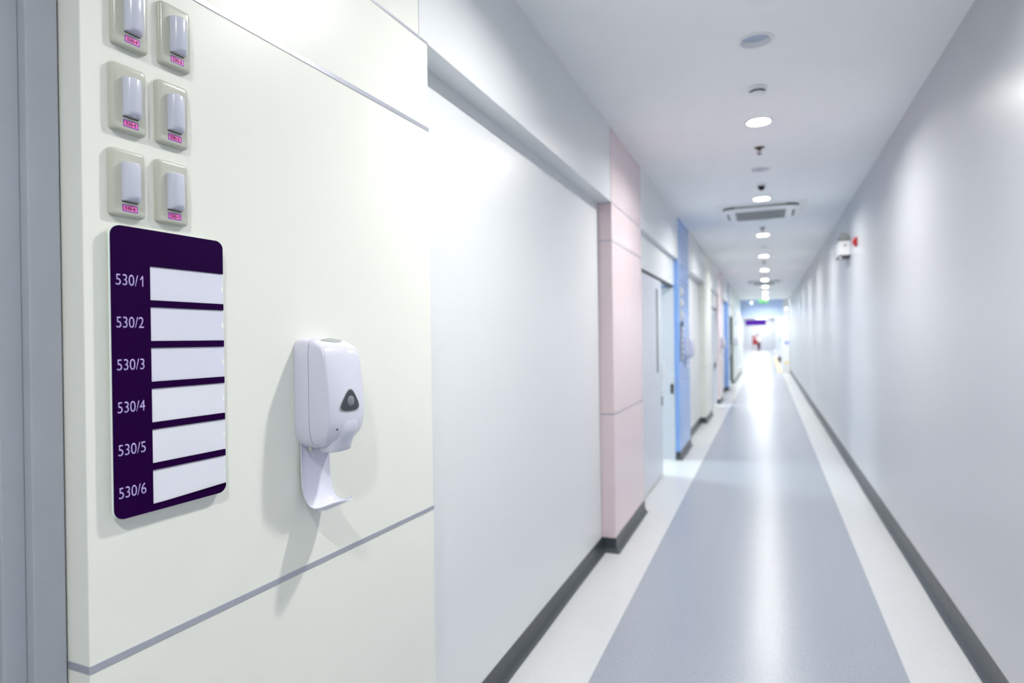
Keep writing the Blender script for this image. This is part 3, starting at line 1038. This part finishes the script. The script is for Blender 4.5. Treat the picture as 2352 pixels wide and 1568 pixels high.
def dispenser(label, loc, rz):
    """frame: x out, y along the wall, z up; origin on the wall under the body's middle, z = 0 at the body's lower edge (total 0.254 high)"""
    t = thing('soap_dispenser', label, 'soap dispenser', loc, rz, G_DISP)
    hw = [(0.000, 0.0403), (0.003, 0.0468), (0.008, 0.0529), (0.016, 0.0585), (0.028, 0.0624), (0.044, 0.0652), (0.065, 0.0662), (0.13, 0.0665), (0.20, 0.0665), (0.226, 0.0660), (0.238, 0.0641), (0.2455, 0.0605), (0.250, 0.0548), (0.2525, 0.0468)]
    def arch(z, u):
        return z + (0.0035 * (1 - (u / 0.08) ** 2) if z > 0.22 else 0)
    # back part: from the wall to the seam
    bm = new()
    rings = []
    for x, s in ((0.0005, 0.992), (0.003, 1.0), (0.041, 1.0), (0.0425, 0.993)):
        out = [(w * s, z) for z, w in hw] + [(-w * s, z) for z, w in reversed(hw)]
        rings.append([(x, u, 0.126 + (arch(z, u) - 0.126) * s) for u, z in out])
    loft(bm, rings, True, True)
    link('back_shell', bm, 'plastic', t, smooth=45)
    bm = new()
    out = [(w * 0.985, z) for z, w in hw] + [(-w * 0.985, z) for z, w in reversed(hw)]
    loft(bm, [[(x, u, 0.126 + (arch(z, u) - 0.126) * 0.985) for u, z in out] for x in (0.0425, 0.0440)], True, True)
    link('seam', bm, 'gasket', t)
    # front cover: horizontal sections (z, half width, side depth, bulge, corner radius)
    secs = [(0.0010, 0.0403, 0.0600, 0.0128, 0.0136), (0.0035, 0.0468, 0.0640, 0.0160, 0.0136), (0.0090, 0.0529, 0.0720, 0.0160, 0.0122), (0.0180, 0.0585, 0.0820, 0.0152, 0.0108),
            (0.0300, 0.0624, 0.0910, 0.0136, 0.0052), (0.0460, 0.0652, 0.0970, 0.0128, 0.0052), (0.0680, 0.0662, 0.1000, 0.0124, 0.0052), (0.1000, 0.0664, 0.1005, 0.0124, 0.0052),
            (0.1400, 0.0664, 0.0990, 0.0120, 0.0052), (0.1800, 0.0664, 0.0935, 0.0112, 0.0052), (0.2050, 0.0664, 0.0910, 0.0100, 0.0052), (0.2160, 0.0662, 0.0890, 0.0092, 0.0094),
            (0.2240, 0.0660, 0.0860, 0.0080, 0.0108), (0.2310, 0.0652, 0.0810, 0.0068, 0.0122), (0.2380, 0.0637, 0.0720, 0.0064, 0.0136), (0.2440, 0.0613, 0.0610, 0.0056, 0.0108), (0.2490, 0.0557, 0.0500, 0.0048, 0.0059), (0.2515, 0.0468, 0.0440, 0.0032, 0.0020)]
    def section(z, w, d, b, r):
        pts = []
        N = 8
        wf = w - r * 0.9
        # front face narrows slightly; profile from one side to the other
        side = [(0.0440, w), (0.0440 + (d - r - 0.0440) * 0.5, w - 0.0006), (d - r, w - 0.0015)]
        for k in range(1, 6):
            a = math.pi / 2 * k / 6
            side.append((d - r + r * math.sin(a), w - 0.0015 - r * 0.9 * (1 - math.cos(a))))
        for k in range(1, 8):
            s = k / 8
            u = wf * (1 - s)
            side.append((d + b * (1 - (u / wf) ** 2) ** 0.9, u - 0.0015 * (1 - s)))
        full = [(x, -u) for x, u in side] + [(d + b, 0.0)] + [(x, u) for x, u in reversed(side)]
        return [(x, u, arch(z, u)) for x, u in full]
    bm = new()
    loft(bm, [section(*s) for s in secs], True, True)
    # spout under the front
    sp = []
    for z, w, x0, x1 in ((0.062, 0.030, 0.075, 0.112), (0.046, 0.035, 0.060, 0.1125), (0.030, 0.0375, 0.042, 0.107), (0.016, 0.038, 0.036, 0.099), (0.004, 0.0375, 0.034, 0.094), (-0.008, 0.0365, 0.034, 0.091), (-0.0105, 0.034, 0.037, 0.088)):
        cx, hx = (x0 + x1) / 2, (x1 - x0) / 2
        ring = []
        for k in range(24):
            a = 2 * math.pi * k / 24
            c, s = math.cos(a), math.sin(a)
            ring.append((cx + hx * math.copysign(abs(c) ** 0.7, c), w * math.copysign(abs(s) ** 0.6, s), z))
        sp.append(ring)
    loft(bm, sp, True, True)
    cov = link('cover', bm, 'plastic', t, smooth=48)
    # smoked window, rounded triangle on the bulging front
    def front(u, z, off=0.0):
        zz = max(0.001, min(0.25, z))
        for s0, s1 in zip(secs, secs[1:]):
            if s0[0] <= zz <= s1[0]:
                f = (zz - s0[0]) / (s1[0] - s0[0])
                w, d, b, r = [s0[i] + (s1[i] - s0[i]) * f for i in (1, 2, 3, 4)]
                wf = w - r * 0.9
                return d + b * max(0.0, 1 - (u / wf) ** 2) ** 0.9 + off
        return 0.1 + off
    def tri(scale):
        half = [(0.0, 0.0275), (0.0065, 0.0252), (0.0125, 0.0185), (0.0195, 0.0075), (0.0255, -0.0030), (0.0292, -0.0120), (0.0285, -0.0195), (0.0230, -0.0240), (0.0120, -0.0264)]
        cp = half + [(0.0, -0.0270)] + [(-u, z) for u, z in reversed(half[1:])]
        pts = []
        n = len(cp)
        for i in range(n):
            p0, p1, p2, p3 = [Vector(cp[(i + q) % n]) for q in (-1, 0, 1, 2)]
            for q in range(3):
                t_ = q / 3
                v = 0.5 * (2 * p1 + (p2 - p0) * t_ + (2 * p0 - 5 * p1 + 4 * p2 - p3) * t_ ** 2 + (3 * p1 - p0 - 3 * p2 + p3) * t_ ** 3)
                pts.append((v.x * scale * 1.18 - 0.0035, v.y * scale))
        return pts
    WZ = 0.1095
    def patch(bm, outline, off, depth=0.002):
        c = (sum(u for u, z in outline) / len(outline), sum(z for u, z in outline) / len(outline))
        rings = []
        for s in (1.0, 0.66, 0.33):
            rings.append([(front(c[0] + (u - c[0]) * s, WZ + c[1] + (z - c[1]) * s, off), c[0] + (u - c[0]) * s, WZ + c[1] + (z - c[1]) * s) for u, z in outline])
        base = [(front(u, WZ + z, off - depth), u, WZ + z) for u, z in outline]
        vr = loft(bm, [base] + rings, True, False)
        cv = bm.verts.new((front(c[0], WZ + c[1], off), c[0], WZ + c[1]))
        last = vr[-1]
        for i in range(len(last)):
            bm.faces.new((last[i], last[(i + 1) % len(last)], cv))
    bm = new()
    patch(bm, tri(1.0), 0.0006)
    link('window_rim', bm, 'silver', cov, smooth=40)
    bm = new()
    patch(bm, [(u, z) for u, z in tri(0.90)], 0.0010)
    win = link('level_window', bm, 'smoke', cov, smooth=40)
    bm = new()
    bmesh.ops.create_uvsphere(bm, u_segments=20, v_segments=12, radius=0.0135)
    for v in bm.verts:
        v.co = Vector((front(0.0, WZ - 0.002, -0.001) + v.co.x * 0.30, -0.0025 + v.co.y, WZ - 0.002 + v.co.z))
    link('pump_bulb', bm, 'ball', win, smooth='all')
    bm = new()
    zz = 0.046
    tube(bm, [(front(-0.042, zz, -0.002), -0.042, zz), (front(-0.042, zz, 0.0006), -0.042, zz)], 0.0021, 12)
    link('indicator_dot', bm, 'black', cov)
    # silver lens-shaped inset on the sloping top
    bm = new()
    ring = []
    for k in range(32):
        a = 2 * math.pi * k / 32
        c, s = math.cos(a), math.sin(a)
        u = 0.040 * c
        ring.append((0.0560 + 0.0125 * s * (1 - abs(c) ** 2.2) + 0.003 * (1 - c * c), u))
    def topz(x, u):
        best = 0.2515
        for s0, s1 in zip(secs[::-1], secs[::-1][1:]):
            d0 = s0[2] + s0[3] * (1 - (u / s0[1]) ** 2 if abs(u) < s0[1] else 0)
            d1 = s1[2] + s1[3] * (1 - (u / s1[1]) ** 2 if abs(u) < s1[1] else 0)
            if d0 <= x <= d1:
                return arch(s0[0] + (s1[0] - s0[0]) * (x - d0) / (d1 - d0), u)
        return arch(best, u)
    loft(bm, [[(x, u, topz(x, u) - 0.002) for x, u in ring], [(x, u, topz(x, u) + 0.0008) for x, u in ring], [(0.0575 + (x - 0.0575) * 0.6, u * 0.6, topz(0.0575 + (x - 0.0575) * 0.6, u * 0.6) + 0.0014) for x, u in ring]], True, True)
    link('top_inset', bm, 'silver', cov, smooth=50)
    # drip tray arm
    prof = [(0.0045, 0.012), (0.0045, -0.03), (0.0048, -0.07), (0.006, -0.090), (0.0105, -0.110), (0.019, -0.127), (0.031, -0.138), (0.045, -0.1425), (0.060, -0.1405), (0.075, -0.1340), (0.090, -0.1260), (0.102, -0.1200), (0.108, -0.1175)]
    wid = [0.0455, 0.0455, 0.0455, 0.0455, 0.0455, 0.0452, 0.0448, 0.0440, 0.0420, 0.0375, 0.0300, 0.0200, 0.0080]
    lip = [0.0060, 0.0060, 0.0060, 0.0065, 0.0070, 0.0075, 0.0080, 0.0085, 0.0085, 0.0075, 0.0055, 0.0030, 0.0008]
    bm = new()
    topR, botR = [], []
    for i, ((x, z), w, l) in enumerate(zip(prof, wid, lip)):
        p = Vector((x, z))
        a = Vector(prof[min(i + 1, len(prof) - 1)]) - Vector(prof[max(i - 1, 0)])
        a.normalize()
        nrm = Vector((-a.y, a.x))
        if nrm.x < 0 and i < 5:
            nrm = -nrm
        if i >= 5 and nrm.y < 0:
            nrm = -nrm
        rowt, rowb = [], []
        for k in range(13):
            s = -1 + 2 * k / 12
            hgt = l * max(0.0, (abs(s) - 0.55) / 0.45) ** 2
            q = p + nrm * hgt
            rowt.append((q.x, s * w, q.y))
            q2 = p + nrm * (hgt - 0.0024)
            rowb.append((q2.x, s * w, q2.y))
        topR.append(rowt)
        botR.append(rowb)
    loft(bm, [tr + br[::-1] for tr, br in zip(topR, botR)], True, True)
    bmesh.ops.transform(bm, matrix=Matrix.Translation((0.001, -0.0085, -0.003)) @ Matrix.Diagonal((1, 1.08, 1, 1)), verts=bm.verts)
    tr = link('drip_tray', bm, 'plastic', t, smooth=50)
    bm = new()
    tube(bm, [(0.004, -0.018, 0.004), (0.006, -0.018, -0.012), (0.007, -0.018, -0.026)], [0.010, 0.010, 0.006], 14)
    link('locating_rib', bm, 'plastic', tr, smooth='all')
    bm = new()
    tube(bm, [(0.024, -0.040, 0.010), (0.024, -0.040, -0.004), (0.024, -0.040, -0.009)], [0.006, 0.006, 0.003], 12)
    link('key_post', bm, 'plate', t, smooth='all')
    return t
d0 = dispenser('white touch free soap dispenser with smoked window on the cream pillar', near(-0.5480, 1.2535), NEAR_A)
for loc, lb in (((XL, 8.62, 1.235), 'blurred soap dispenser on the blue pillar beside its room sign'),
                ((XL, 15.45, 1.235), 'small blurred soap dispenser on the second pink pillar'),
                ((XL, 21.75, 1.20), 'tiny soap dispenser on the pale end pillar')):
    c = copy_tree(d0)
    c.location = loc
    c.rotation_euler = (0, 0, 0)
    c['label'] = lb
